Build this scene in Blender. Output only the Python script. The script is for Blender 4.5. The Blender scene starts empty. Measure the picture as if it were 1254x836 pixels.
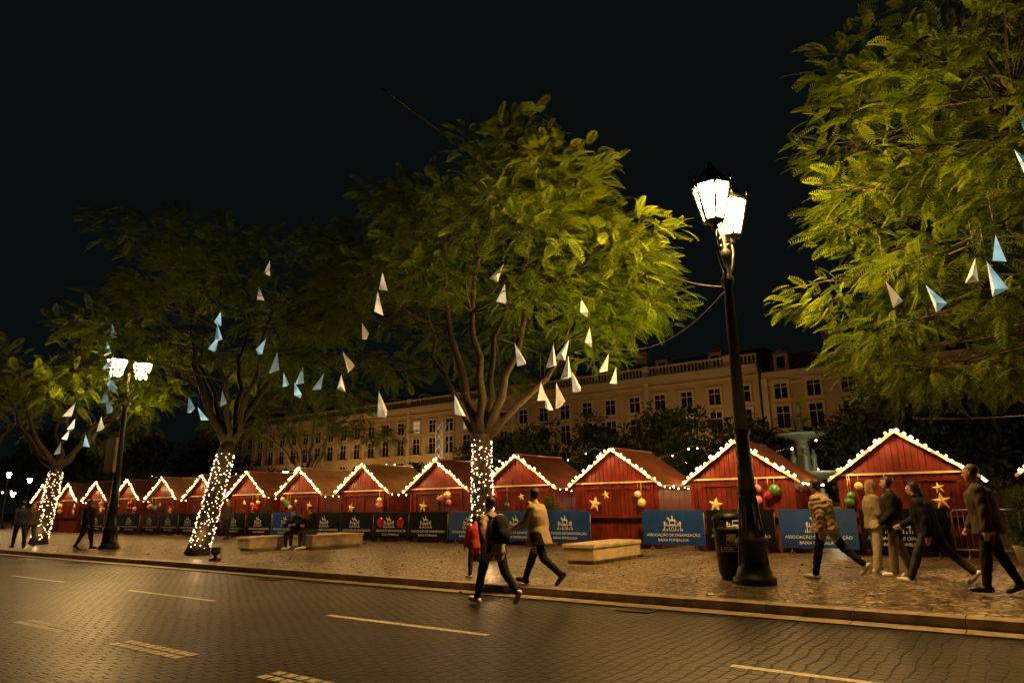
import bpy, bmesh, math, random
import numpy as np
from mathutils import Vector, Matrix
random.seed(7)
S=bpy.context.scene
COL=S.collection
rad=math.radians

# ------------------------------------------------------------------ materials
def nd(nt,t,**k):
    n=nt.nodes.new(t)
    for a,b in k.items(): setattr(n,a,b)
    return n
def pm(name,col,rough=0.6,metal=0.0,noise=0.0,nscale=6.0,bump=0.0,bscale=30.0,spec=0.5):
    m=bpy.data.materials.new(name); m.use_nodes=True
    nt=m.node_tree; b=nt.nodes['Principled BSDF']
    b.inputs['Base Color'].default_value=(*col,1); b.inputs['Roughness'].default_value=rough
    b.inputs['Metallic'].default_value=metal; b.inputs['Specular IOR Level'].default_value=spec
    tc=nd(nt,'ShaderNodeTexCoord')
    if noise>0:
        n=nd(nt,'ShaderNodeTexNoise'); n.inputs['Scale'].default_value=nscale; n.inputs['Detail'].default_value=6
        nt.links.new(tc.outputs['Object'],n.inputs['Vector'])
        r=nd(nt,'ShaderNodeValToRGB')
        r.color_ramp.elements[0].position=0.3; r.color_ramp.elements[1].position=0.7
        r.color_ramp.elements[0].color=(*[c*(1-noise) for c in col],1)
        r.color_ramp.elements[1].color=(*[min(1,c*(1+noise)) for c in col],1)
        nt.links.new(n.outputs['Fac'],r.inputs['Fac']); nt.links.new(r.outputs['Color'],b.inputs['Base Color'])
    if bump>0:
        n2=nd(nt,'ShaderNodeTexNoise'); n2.inputs['Scale'].default_value=bscale; n2.inputs['Detail'].default_value=4
        nt.links.new(tc.outputs['Object'],n2.inputs['Vector'])
        bp=nd(nt,'ShaderNodeBump'); bp.inputs['Strength'].default_value=bump; bp.inputs['Distance'].default_value=0.02
        nt.links.new(n2.outputs['Fac'],bp.inputs['Height']); nt.links.new(bp.outputs['Normal'],b.inputs['Normal'])
    return m
def em(name,col,s,sample=True):
    m=bpy.data.materials.new(name); m.use_nodes=True; nt=m.node_tree
    nt.nodes.clear(); e=nd(nt,'ShaderNodeEmission'); o=nd(nt,'ShaderNodeOutputMaterial')
    e.inputs['Color'].default_value=(*col,1); e.inputs['Strength'].default_value=s
    nt.links.new(e.outputs[0],o.inputs[0])
    if not sample:
        try: m.cycles.emission_sampling='NONE'
        except Exception: pass
    return m

def leaf_mat(name,c1,c2,scale=0.8):
    m=bpy.data.materials.new(name); m.use_nodes=True; nt=m.node_tree
    out=nt.nodes['Material Output']; nt.nodes.remove(nt.nodes['Principled BSDF'])
    b=nd(nt,'ShaderNodeBsdfDiffuse')
    tc=nd(nt,'ShaderNodeTexCoord'); n=nd(nt,'ShaderNodeTexNoise'); n.inputs['Scale'].default_value=scale; n.inputs['Detail'].default_value=5
    n.inputs['Roughness'].default_value=0.75
    nt.links.new(tc.outputs['Object'],n.inputs['Vector'])
    r=nd(nt,'ShaderNodeValToRGB'); r.color_ramp.elements[0].position=0.36; r.color_ramp.elements[1].position=0.64
    r.color_ramp.elements[0].color=(*c1,1); r.color_ramp.elements[1].color=(*c2,1)
    nt.links.new(n.outputs['Fac'],r.inputs['Fac']); nt.links.new(r.outputs['Color'],b.inputs['Color'])
    t=nd(nt,'ShaderNodeBsdfTranslucent'); nt.links.new(r.outputs['Color'],t.inputs['Color'])
    mx=nd(nt,'ShaderNodeMixShader'); mx.inputs[0].default_value=0.4
    nt.links.new(b.outputs[0],mx.inputs[1]); nt.links.new(t.outputs[0],mx.inputs[2]); nt.links.new(mx.outputs[0],out.inputs[0])
    return m

def nd_sep(nt,sock):
    s=nt.nodes.new('ShaderNodeSeparateColor'); nt.links.new(sock,s.inputs[0]); return s.outputs[0]
def cobble_mat(name,scale,c1,c2,c3,rough,bump,patch,brick=False,spec=0.5,dark=0.35):
    m=bpy.data.materials.new(name); m.use_nodes=True; nt=m.node_tree; L=nt.links
    b=nt.nodes['Principled BSDF']; tc=nd(nt,'ShaderNodeTexCoord'); b.inputs['Specular IOR Level'].default_value=spec
    nz=nd(nt,'ShaderNodeTexNoise'); nz.inputs['Scale'].default_value=patch; nz.inputs['Detail'].default_value=6
    nz.inputs['Roughness'].default_value=0.65
    L.new(tc.outputs['Object'],nz.inputs['Vector'])
    if brick:
        wob=nd(nt,'ShaderNodeTexNoise'); wob.inputs['Scale'].default_value=2.2; wob.inputs['Detail'].default_value=4
        L.new(tc.outputs['Object'],wob.inputs['Vector'])
        ms=nd(nt,'ShaderNodeVectorMath',operation='MULTIPLY_ADD'); ms.inputs[1].default_value=(0.16,0.16,0)
        L.new(wob.outputs['Color'],ms.inputs[0]); L.new(tc.outputs['Object'],ms.inputs[2])
        rot=nd(nt,'ShaderNodeMapping'); rot.inputs['Rotation'].default_value=(0,0,rad(90)); L.new(ms.outputs[0],rot.inputs['Vector'])
        br=nd(nt,'ShaderNodeTexBrick'); br.inputs['Scale'].default_value=scale; br.inputs['Mortar Size'].default_value=0.12
        br.inputs['Brick Width'].default_value=1.15; br.inputs['Row Height'].default_value=0.95; br.inputs['Mortar Smooth'].default_value=0.8
        br.inputs['Color1'].default_value=(*c1,1); br.inputs['Color2'].default_value=(*c2,1); br.inputs['Mortar'].default_value=(*c3,1)
        L.new(rot.outputs[0],br.inputs['Vector'])
        col=br.outputs['Color']
        inv=nd(nt,'ShaderNodeMath',operation='SUBTRACT'); inv.inputs[0].default_value=1; L.new(br.outputs['Fac'],inv.inputs[1]); h=inv.outputs[0]
        v2=nd(nt,'ShaderNodeTexVoronoi'); v2.inputs['Scale'].default_value=scale*0.9; L.new(ms.outputs[0],v2.inputs['Vector'])
        ad=nd(nt,'ShaderNodeMath',operation='MULTIPLY_ADD'); ad.inputs[1].default_value=1.2; L.new(nd_sep(nt,v2.outputs['Color']),ad.inputs[0]); L.new(h,ad.inputs[2]); h=ad.outputs[0]
    else:
        v=nd(nt,'ShaderNodeTexVoronoi'); v.inputs['Scale'].default_value=scale; L.new(tc.outputs['Object'],v.inputs['Vector'])
        v2=nd(nt,'ShaderNodeTexVoronoi',feature='DISTANCE_TO_EDGE'); v2.inputs['Scale'].default_value=scale; L.new(tc.outputs['Object'],v2.inputs['Vector'])
        sp=nd_sep(nt,v.outputs['Color'])
        r=nd(nt,'ShaderNodeValToRGB'); r.color_ramp.elements[0].color=(*c1,1); r.color_ramp.elements[1].color=(*c2,1)
        r.color_ramp.elements[0].position=0.1; r.color_ramp.elements[1].position=0.8
        L.new(sp,r.inputs['Fac'])
        r2=nd(nt,'ShaderNodeValToRGB'); r2.color_ramp.elements[0].position=0.02; r2.color_ramp.elements[1].position=0.16
        L.new(v2.outputs['Distance'],r2.inputs['Fac'])
        mx=nd(nt,'ShaderNodeMix',data_type='RGBA'); mx.inputs[6].default_value=(*c3,1)
        L.new(r2.outputs['Color'],mx.inputs[0]); L.new(r.outputs['Color'],mx.inputs[7]); col=mx.outputs[2]
        ad=nd(nt,'ShaderNodeMath',operation='MULTIPLY_ADD'); ad.inputs[1].default_value=1.3; L.new(sp,ad.inputs[0]); L.new(r2.outputs['Color'],ad.inputs[2]); h=ad.outputs[0]
    rr=nd(nt,'ShaderNodeValToRGB'); rr.color_ramp.elements[0].position=0.38; rr.color_ramp.elements[1].position=0.62
    rr.color_ramp.elements[0].color=(dark,dark,dark,1); rr.color_ramp.elements[1].color=(1.1,1.1,1.1,1)
    L.new(nz.outputs['Fac'],rr.inputs['Fac'])
    mu=nd(nt,'ShaderNodeMix',data_type='RGBA',blend_type='MULTIPLY'); mu.inputs[0].default_value=1
    L.new(col,mu.inputs[6]); L.new(rr.outputs['Color'],mu.inputs[7]); L.new(mu.outputs[2],b.inputs['Base Color'])
    mr=nd(nt,'ShaderNodeMapRange'); mr.inputs[3].default_value=rough-0.13; mr.inputs[4].default_value=rough+0.2
    L.new(nz.outputs['Fac'],mr.inputs[0]); L.new(mr.outputs[0],b.inputs['Roughness'])
    bp=nd(nt,'ShaderNodeBump'); bp.inputs['Strength'].default_value=bump; bp.inputs['Distance'].default_value=0.035
    L.new(h,bp.inputs['Height']); L.new(bp.outputs['Normal'],b.inputs['Normal'])
    return m

M={}
M['red']=pm('red_painted_boards',(0.13,0.015,0.008),0.5,noise=0.4,nscale=3,bump=0.15,bscale=25,spec=.3)
M['roofred']=pm('corrugated_roof_sheet',(0.13,0.045,0.024),0.42,noise=0.3,nscale=2)
M['rooftan']=pm('corrugated_roof_tan',(0.26,0.14,0.06),0.42,noise=0.25,nscale=2)
M['cream']=pm('cream_trim',(0.58,0.44,0.26),0.5,noise=0.1)
M['darkmetal']=pm('black_cast_iron',(0.016,0.017,0.016),0.4,metal=0.3,noise=0.3,nscale=9,bump=0.1)
M['steel']=pm('galvanised_steel',(0.30,0.30,0.30),0.45,metal=0.9)
M['gold']=pm('gold_foil',(0.85,0.58,0.18),0.35,metal=0.25,noise=0.15,nscale=12)
M['ballred']=pm('red_bauble',(0.45,0.03,0.03),0.2,metal=0.4)
M['ballgreen']=pm('green_bauble',(0.12,0.30,0.10),0.2,metal=0.4)
M['ballcream']=pm('cream_bauble',(0.75,0.55,0.40),0.3,metal=0.1)
M['pink']=pm('pink_bauble',(0.7,0.22,0.28),0.3)
M['blue']=pm('blue_banner_vinyl',(0.006,0.036,0.17),0.6,noise=0.2,nscale=2,bump=0.3,bscale=2.5,spec=.15)
M['black']=pm('black_banner_vinyl',(0.0035,0.005,0.008),0.7,noise=0.2,nscale=2,bump=0.3,bscale=2.5,spec=.05)
M['white']=pm('white_print',(0.62,0.62,0.66),0.6)
M['stone']=pm('limestone_block',(0.44,0.34,0.21),0.6,noise=0.25,nscale=4,bump=0.3,bscale=40)
M['kerb']=pm('kerb_limestone',(0.28,0.215,0.14),0.5,noise=0.4,nscale=5,bump=0.4,bscale=30)
M['bark']=pm('bark',(0.036,0.025,0.014),0.85,noise=0.45,nscale=8,bump=1.0,bscale=18,spec=.2)
M['paint']=pm('road_paint',(0.60,0.54,0.44),0.55,noise=0.5,nscale=22,bump=0.4,bscale=20)
M['bulb']=em('warm_bulb',(1.0,0.58,0.20),22,False)
M['tbulb']=em('trunk_light',(1.0,0.66,0.34),9,False)
M['glass']=em('lit_lantern_glass',(1.0,0.575,0.165),1250)
M['glass_l']=em('lit_lantern_glass_dim',(1.0,0.60,0.20),620)
M['glass_far']=em('lit_lantern_glass_far',(1.0,0.66,0.28),200)
M['leaf']=leaf_mat('jacaranda_leaves',(0.032,0.056,0.003),(0.118,0.160,0.008))
M['leafd']=leaf_mat('dark_tree_leaves',(0.022,0.034,0.004),(0.070,0.090,0.008),0.5)
M['leafs']=leaf_mat('shrub_leaves',(0.03,0.06,0.01),(0.08,0.12,0.02),4)
M['litter']=leaf_mat('fallen_leaf',(0.06,0.035,0.01),(0.16,0.10,0.03),3)
M['wall']=pm('ochre_render',(0.42,0.29,0.14),0.85,noise=0.15,nscale=0.5,bump=0.1)
M['trim']=pm('limestone_trim',(0.48,0.38,0.24),0.7,noise=0.1,nscale=1)
M['win']=pm('dark_window_glass',(0.012,0.012,0.014),0.12)
M['winlit']=em('lit_window',(1.0,0.62,0.25),.4,False)
M['tile']=pm('clay_roof_tiles',(0.08,0.04,0.025),0.8,noise=0.3,nscale=1)
M['bronze']=pm('fountain_bronze',(0.15,0.19,0.15),0.5,metal=0.1,noise=0.3,nscale=3)
M['cable']=pm('black_cable',(0.05,0.04,0.03),0.6)
M['skin']=pm('skin',(0.42,0.24,0.16),0.55,noise=0.06)
M['hair']=pm('dark_hair',(0.022,0.014,0.010),0.5,bump=0.5,bscale=60)
M['blond']=pm('light_brown_hair',(0.26,0.15,0.07),0.5,bump=0.5,bscale=60)
M['eye']=pm('eye_dark',(0.02,0.015,0.012),0.2)
M['lip']=pm('lips',(0.30,0.09,0.07),0.5)
def cloth(n,c): 
    M[n]=pm('cloth_'+n,c,0.85,noise=0.10,nscale=5,bump=0.4,bscale=14,spec=.2)
for n,c in dict(beige=(0.36,0.26,0.15),puffer=(0.45,0.32,0.17),blackcl=(0.009,0.009,0.010),navy=(0.012,0.015,0.022),khaki=(0.20,0.155,0.095),palepants=(0.36,0.30,0.22),brown=(0.045,0.032,0.022),redcl=(0.40,0.04,0.03),grey=(0.04,0.04,0.04)).items(): cloth(n,c)
M['shoew']=pm('white_trainers',(0.65,0.62,0.56),0.5)
M['shoeb']=pm('black_shoes',(0.015,0.014,0.013),0.4)
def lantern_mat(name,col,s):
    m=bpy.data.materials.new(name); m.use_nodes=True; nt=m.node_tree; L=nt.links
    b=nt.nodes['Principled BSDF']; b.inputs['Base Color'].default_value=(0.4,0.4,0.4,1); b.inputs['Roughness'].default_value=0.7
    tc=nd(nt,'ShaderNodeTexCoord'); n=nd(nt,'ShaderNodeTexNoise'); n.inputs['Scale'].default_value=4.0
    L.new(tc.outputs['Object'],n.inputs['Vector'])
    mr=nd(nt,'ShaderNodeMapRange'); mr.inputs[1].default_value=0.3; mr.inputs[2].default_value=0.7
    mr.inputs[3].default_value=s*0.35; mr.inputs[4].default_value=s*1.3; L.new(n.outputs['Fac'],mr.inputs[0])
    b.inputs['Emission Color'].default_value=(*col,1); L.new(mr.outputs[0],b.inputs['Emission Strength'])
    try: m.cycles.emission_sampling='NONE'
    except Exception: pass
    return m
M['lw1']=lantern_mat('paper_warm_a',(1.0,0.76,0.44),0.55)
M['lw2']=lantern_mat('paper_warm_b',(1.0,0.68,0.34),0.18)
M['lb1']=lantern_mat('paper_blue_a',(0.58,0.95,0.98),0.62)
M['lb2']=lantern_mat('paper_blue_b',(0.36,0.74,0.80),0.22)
M['road']=cobble_mat('road_setts',7.0,(0.009,0.0075,0.006),(0.028,0.022,0.016),(0.004,0.0035,0.003),0.40,1.0,0.5,brick=True,spec=.45)
M['pave']=cobble_mat('calcada_paving',8.5,(0.10,0.068,0.036),(0.50,0.36,0.19),(0.03,0.023,0.016),0.30,1.0,0.45,spec=.6,dark=.40)
M['earth']=pm('dark_ground',(0.05,0.045,0.04),0.9,noise=0.2,nscale=0.3)

# ------------------------------------------------------------------ mesh builder
class MB:
    def __init__(s): s.v=[];s.f=[];s.m=[];s.mats=[];s.sm=[]
    def mi(s,m):
        m=M[m] if isinstance(m,str) else m
        if m not in s.mats: s.mats.append(m)
        return s.mats.index(m)
    def add(s,vs,fs,m,smooth=False):
        o=len(s.v); k=s.mi(m); s.v+= [tuple(v) for v in vs]
        for f in fs: s.f.append(tuple(i+o for i in f)); s.m.append(k); s.sm.append(smooth)
    def box(s,c,d,m,rz=0.0,taper=1.0):
        x,y,z=[a/2 for a in d]; ca,sa=math.cos(rz),math.sin(rz); vs=[]
        for dz in (-z,z):
            t=taper if dz>0 else 1
            for dx,dy in ((-x,-y),(x,-y),(x,y),(-x,y)):
                vs.append((c[0]+(dx*ca-dy*sa)*t,c[1]+(dx*sa+dy*ca)*t,c[2]+dz))
        s.add(vs,[(3,2,1,0),(4,5,6,7),(0,1,5,4),(1,2,6,5),(2,3,7,6),(3,0,4,7)],m)
    def prism(s,poly,off,m):
        n=len(poly); off=Vector(off); a=[Vector(p) for p in poly]
        vs=a+[p+off for p in a]
        s.add(vs,[tuple(range(n-1,-1,-1)),tuple(range(n,2*n))]+[(i,(i+1)%n,(i+1)%n+n,i+n) for i in range(n)],m)
    def tube(s,pts,rs,m,n=8,smooth=True,cap=True):
        pts=[Vector(p) for p in pts]
        if not hasattr(rs,'__len__'): rs=[rs]*len(pts)
        vs=[]; prev=None
        for i,p in enumerate(pts):
            d=(pts[min(i+1,len(pts)-1)]-pts[max(i-1,0)])
            if d.length<1e-9: d=Vector((0,0,1))
            d.normalize()
            if prev is None:
                a=d.cross(Vector((0,1,0)) if abs(d.y)<0.9 else Vector((1,0,0))).normalized()
            else:
                a=(prev-d*prev.dot(d)); a=a.normalized() if a.length>1e-6 else d.orthogonal().normalized()
            prev=a; b=d.cross(a)
            for k in range(n):
                t=2*math.pi*k/n; vs.append(p+(a*math.cos(t)+b*math.sin(t))*rs[i])
        fs=[]
        for i in range(len(pts)-1):
            for k in range(n):
                k2=(k+1)%n; fs.append((i*n+k,i*n+k2,(i+1)*n+k2,(i+1)*n+k))
        if cap: fs+= [tuple(range(n-1,-1,-1)),tuple(range((len(pts)-1)*n,len(pts)*n))]
        s.add(vs,fs,m,smooth)
    def lathe(s,c,prof,m,n=16,sx=1,sy=1,smooth=True,ph=0.0):
        vs=[];fs=[]
        for r,z in prof:
            for k in range(n):
                t=2*math.pi*k/n+ph; vs.append((c[0]+r*sx*math.cos(t),c[1]+r*sy*math.sin(t),c[2]+z))
        for i in range(len(prof)-1):
            for k in range(n):
                k2=(k+1)%n; fs.append((i*n+k,i*n+k2,(i+1)*n+k2,(i+1)*n+k))
        fs+= [tuple(range(n-1,-1,-1)),tuple(range((len(prof)-1)*n,len(prof)*n))]
        s.add(vs,fs,m,smooth)
    def ball(s,c,r,m,n=10,sx=1,sy=1,sz=1):
        k=n//2; s.lathe(c,[(max(1e-4,r*math.sin(math.pi*i/k)),-r*sz*math.cos(math.pi*i/k)) for i in range(k+1)],m,n,sx,sy)
    def octa(s,c,r,m):
        x,y,z=c
        s.add([(x+r,y,z),(x-r,y,z),(x,y+r,z),(x,y-r,z),(x,y,z+r),(x,y,z-r)],
              [(0,2,4),(2,1,4),(1,3,4),(3,0,4),(2,0,5),(1,2,5),(3,1,5),(0,3,5)],m,True)
    def obj(s,name,parent=None,loc=(0,0,0),rz=0):
        me=bpy.data.meshes.new(name); me.from_pydata([tuple(v) for v in s.v],[],s.f)
        for m in s.mats: me.materials.append(m)
        me.polygons.foreach_set('material_index',s.m); me.polygons.foreach_set('use_smooth',s.sm); me.update()
        o=bpy.data.objects.new(name,me); COL.objects.link(o); o.location=loc; o.rotation_euler=(0,0,rz)
        if parent: o.parent=parent
        return o
def empty(name,loc=(0,0,0)):
    e=bpy.data.objects.new(name,None); e.location=loc; COL.objects.link(e); e.empty_display_size=0.2; return e
def linked(name,src,loc,rz=0):
    o=bpy.data.objects.new(name,src.data); COL.objects.link(o); o.location=loc; o.rotation_euler=(0,0,rz); return o
def plight(name,parent,loc,e,col=(1,.54,.17),r=.05):
    l=bpy.data.lights.new(name,'POINT'); l.energy=e; l.color=col; l.shadow_soft_size=r
    o=bpy.data.objects.new(name,l); COL.objects.link(o); o.location=loc
    if parent: o.parent=parent
    return o
def aim(o,d): o.rotation_euler=Vector(d).to_track_quat('-Z','Y').to_euler()

# ------------------------------------------------------------------ ground
PZ=0.13
b=MB(); b.add([(-600,-300,-0.02),(600,-300,-0.02),(600,600,-0.02),(-600,600,-0.02)],[(0,1,2,3)],'earth'); b.obj('ground')
b=MB(); b.add([(-220,-14,0),(120,-14,0),(120,9.62,0),(-220,9.62,0)],[(0,1,2,3)],'road'); b.obj('road')
b=MB(); b.prism([(-220,10.28,0),(120,10.28,0),(120,85,0),(-220,85,0)],(0,0,PZ),'pave'); b.obj('pavement')
b=MB(); x=-150.0
while x<40:
    w=1.15+random.uniform(-.12,.12)
    b.box((x+w/2,9.79,0.006),(w-0.012,0.33,0.02),'kerb')
    b.prism([(x,9.97,0),(x+w-0.012,9.97,0),(x+w-0.012,10.27,0),(x,10.27,0)],(0,0,0.134+random.uniform(-.003,.003)),'kerb')
    x+=w
b.obj('kerb')
b=MB()
def dash(x0,x1,y,w):
    b.add([(x0,y-w/2,0.004),(x1,y-w/2,0.004),(x1,y+w/2,0.004),(x0,y+w/2,0.004)],[(0,1,2,3)],'paint')
for k in range(-2,9): dash(-2.45-5.8*k,0.45-5.8*k,6.8,0.10)
for k in range(-2,12):
    x0=-5.9-2.85*k; n=9
    for i in range(n):
        for j in (0,1):
            xa=x0+i*1.5/n; dash(xa,xa+1.5/n-0.035,4.12+j*0.15,0.11)
b.obj('road_markings')
b=MB()
for gx in (-4.9,-13.5,-23):
    for k in range(9): b.box((gx+k*.055,9.42,.010),(.028,.34,.012),'darkmetal')
    b.box((gx+.22,9.24,.010),(.52,.02,.014),'darkmetal'); b.box((gx+.22,9.60,.010),(.52,.02,.014),'darkmetal')
b.obj('drain_grating')

# ------------------------------------------------------------------ market stalls
def star(b,c,R,m,rot=0,dy=-0.03):
    vs=[]
    for i in range(10):
        r=R if i%2==0 else R*0.42; t=math.pi/2+i*math.pi/5+rot; vs.append((c[0]+r*math.cos(t),c[1],c[2]+r*math.sin(t)))
    vs+= [(c[0],c[1]+dy*1.6,c[2]),(c[0],c[1]+0.01,c[2])]
    b.add(vs,[(i,(i+1)%10,10) for i in range(10)]+[((i+1)%10,i,11) for i in range(10)],m)
def stall(cx,i):
    b=MB(); W=2.9; D=2.6; he=2.02; hr=3.05; y0=20.0; z0=PZ
    hw=W/2
    def gz(x): return z0+he+(hr-he)*(1-abs(x)/hw)-0.03
    n=20; bw=W/n
    b.prism([(cx-hw+.02,y0+.03,z0),(cx+hw-.02,y0+.03,z0),(cx+hw-.02,y0+.03,z0+he-.03),(cx,y0+.03,z0+hr-.06),(cx-hw+.02,y0+.03,z0+he-.03)],(0,D-.06,0),'red')
    for k in range(n):
        a=-hw+k*bw+.008; c=-hw+(k+1)*bw-.008; dy=random.uniform(0,.008)
        b.prism([(cx+a,y0-dy,z0+.02),(cx+c,y0-dy,z0+.02),(cx+c,y0-dy,gz(c)),(cx+a,y0-dy,gz(a))],(0,0.035,0),'red')
    m=17; bd=D/m
    for sx in (-1,1):
        for k in range(m):
            b.box((cx+sx*(hw+.002+random.uniform(0,.008)),y0+(k+.5)*bd,z0+he/2),(0.035,bd-.016,he-.04),'red')
    for sx in (-1,1): b.box((cx+sx*(hw-.01),y0-.035,z0+he/2-.05),(0.09,0.05,he-.12),'red')
    b.box((cx,y0-.045,z0+he-.02),(W+.1,0.05,0.05),'cream')
    for zz in (0.95,1.82): b.box((cx,y0-.03,z0+zz),(W-.5,0.04,0.055),'red')
    for sx in (-1,0,1): b.box((cx+sx*(W/2-.27),y0-.033,z0+1.385),(0.055,0.036,0.81),'red')
    b.box((cx,y0-.13,z0+.93),(W-.4,0.22,0.035),'red')
    ov=0.22; sl=(hr-he)/hw; rm='rooftan' if i in (5,6,9) else 'roofred'
    ribs=22; Lr=D+2*ov
    for sx in (-1,1):
        vs=[];fs=[]
        xe=hw+ov
        for k in range(ribs*2+1):
            yy=y0-ov+Lr*k/(ribs*2); bump=0.026 if k%2 else 0.0
            vs.append((cx,yy,z0+hr+.02+bump)); vs.append((cx+sx*xe,yy,z0+he-sl*ov+.02+bump))
            vs.append((cx,yy,z0+hr-.01)); vs.append((cx+sx*xe,yy,z0+he-sl*ov-.01))
        for k in range(ribs*2):
            o=4*k; fs+= [(o,o+1,o+5,o+4),(o+2,o+6,o+7,o+3),(o+1,o+3,o+7,o+5)]
        fs+= [(0,2,3,1),(8*ribs,8*ribs+1,8*ribs+3,8*ribs+2)]
        b.add(vs,fs,rm)
        b.prism([(cx,y0-ov-.03,z0+hr+.04),(cx+sx*(xe+.02),y0-ov-.03,z0+he-sl*ov+.03),(cx+sx*(xe+.02),y0-ov-.03,z0+he-sl*ov-.05),(cx,y0-ov-.03,z0+hr-.05)],(0,0.028,0),'cream')
        nb=12
        for k in range(nb):
            t=(k+random.uniform(.1,.8))/nb; xx=cx+sx*xe*t; zz=z0+hr+(he-sl*ov-hr)*t+.04+random.uniform(-.05,.06)
            b.octa((xx,y0-ov-.06+random.uniform(-.03,.01),zz),random.choice((.03,.04,.05,.062)),'bulb')
        if sx>0:
            for k in range(8):
                b.octa((cx+xe+.02,y0-ov+.2+k*.36+random.uniform(-.1,.1),z0+he-sl*ov-.05+random.uniform(-.03,.03)),random.choice((.02,.028,.038)),'bulb')
    b.tube([(cx,y0-ov,z0+hr+.045),(cx,y0+D+ov,z0+hr+.045)],0.035,rm,6)
    R=random.Random(i*13+5)
    star(b,(cx+R.choice([-.75,.6,.8]),y0-.07,z0+R.uniform(1.25,1.45)),R.uniform(.2,.27),'gold',R.uniform(-.3,.3))
    star(b,(cx+R.uniform(-.4,1.0),y0-.07,z0+1.62),.15,'gold',.2)
    for q in range(R.choice([2,3,4])):
        bx=cx+R.uniform(.35,1.3)*(1 if i%3 else -1); bz=z0+R.uniform(1.3,1.75); rr=R.uniform(.10,.17)
        b.ball((bx,y0-.22,bz),rr,R.choice(['ballcream','ballgreen','ballred','gold','pink']),12)
        b.tube([(bx,y0-.22,bz+rr),(bx,y0-.22,z0+he-.05)],.006,'gold',4)
    o=b.obj('market_stall')
    near=i<8 or i==14
    for xx,zz in (((-1.15,2.28),(-.4,2.80),(.4,2.80),(1.15,2.28)) if near else ((-.8,2.5),(.8,2.5))):
        plight('gable_string_light',o,(cx+xx,y0-.40,z0+zz),19 if near else 30,r=.03)
    if i<9: plight('rear_string_light',o,(cx+hw+.5,y0+1.2,z0+2.3),26,r=.03)
SX=[-2.43,-6.5,-10.5,-14.3,-18.1,-22.25,-26.4,-30.5,-34.5,-38.5,-42.5,-46.5,-50.5,-54.5,1.6]
for i,x in enumerate(SX): stall(x,i)

# ------------------------------------------------------------------ crowd barriers with banners
def textmesh(txt,size):
    cu=bpy.data.curves.new('t','FONT'); cu.body=txt; cu.size=size; cu.align_x='CENTER'; cu.resolution_u=3
    o=bpy.data.objects.new('t',cu); COL.objects.link(o)
    dg=bpy.context.evaluated_depsgraph_get(); me=bpy.data.meshes.new_from_object(o.evaluated_get(dg))
    vs=[v.co.copy() for v in me.vertices]; fs=[tuple(p.vertices) for p in me.polygons]
    bpy.data.objects.remove(o); return vs,fs
T1=textmesh('ASSOCIAÇÃO DE DINAMIZAÇÃO',0.108); T2=textmesh('BAIXA POMBALINA',0.108)
def addtext(b,T,x,y,z,m='white'):
    b.add([(v.x+x,y,v.y+z) for v in T[0]],T[1],m)
def logo(b,x,y,z,s,m='white'):
    def P(pts): b.add([(x+px*s,y,z+pz*s) for px,pz in pts],[tuple(range(len(pts)))],m)
    for k in (-3,-1.2,1.2,3): P([(k-.14,0),(k+.14,0),(k+.10,1.6),(k-.10,1.6)])
    for k in (-3.6,-2.1,2.1,3.6): P([(k-.2,0),(k+.2,0),(k+.05,.8),(k-.05,.8)])
    P([(-3.5,1.75),(3.5,1.75),(3.2,1.95),(-3.2,1.95)]); P([(-1.5,2.1),(1.5,2.1),(1.1,2.35),(-1.1,2.35)])
    P([(-.9,.0),(.9,.0),(.9,.16),(-.9,.16)]); P([(-.7,.3),(-.55,.3),(0,1.5),(-.15,1.5)]); P([(.7,.3),(.55,.3),(0,1.5),(.15,1.5)])
    P([(-1.25,2.5),(-1.05,2.5),(-.75,3.5),(-1.05,3.5)]); P([(1.0,2.5),(1.2,2.5),(1.15,3.5),(.85,3.5)])
    P([(-1.2,3.5),(1.2,3.4),(1.1,4.0),(-.9,4.0)]); P([(-.9,4.0),(-1.5,4.9),(-2.0,4.5),(-1.2,3.6)]); P([(1.1,3.9),(1.6,3.2),(1.7,2.6),(1.35,3.3)])
    P([(-.2,4.0),(.35,4.0),(.25,5.1),(-.1,5.1)]); P([(-.1,5.15),(.2,5.15),(.2,5.45),(-.1,5.45)])
    for sx in (-1,1): P([(sx*3.2,2.1),(sx*2.8,2.1),(sx*2.65,3.1),(sx*3.0,3.4),(sx*3.3,2.9)]); P([(sx*2.4,2.1),(sx*2.15,2.1),(sx*2.0,2.8),(sx*2.35,2.9)])
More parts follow.
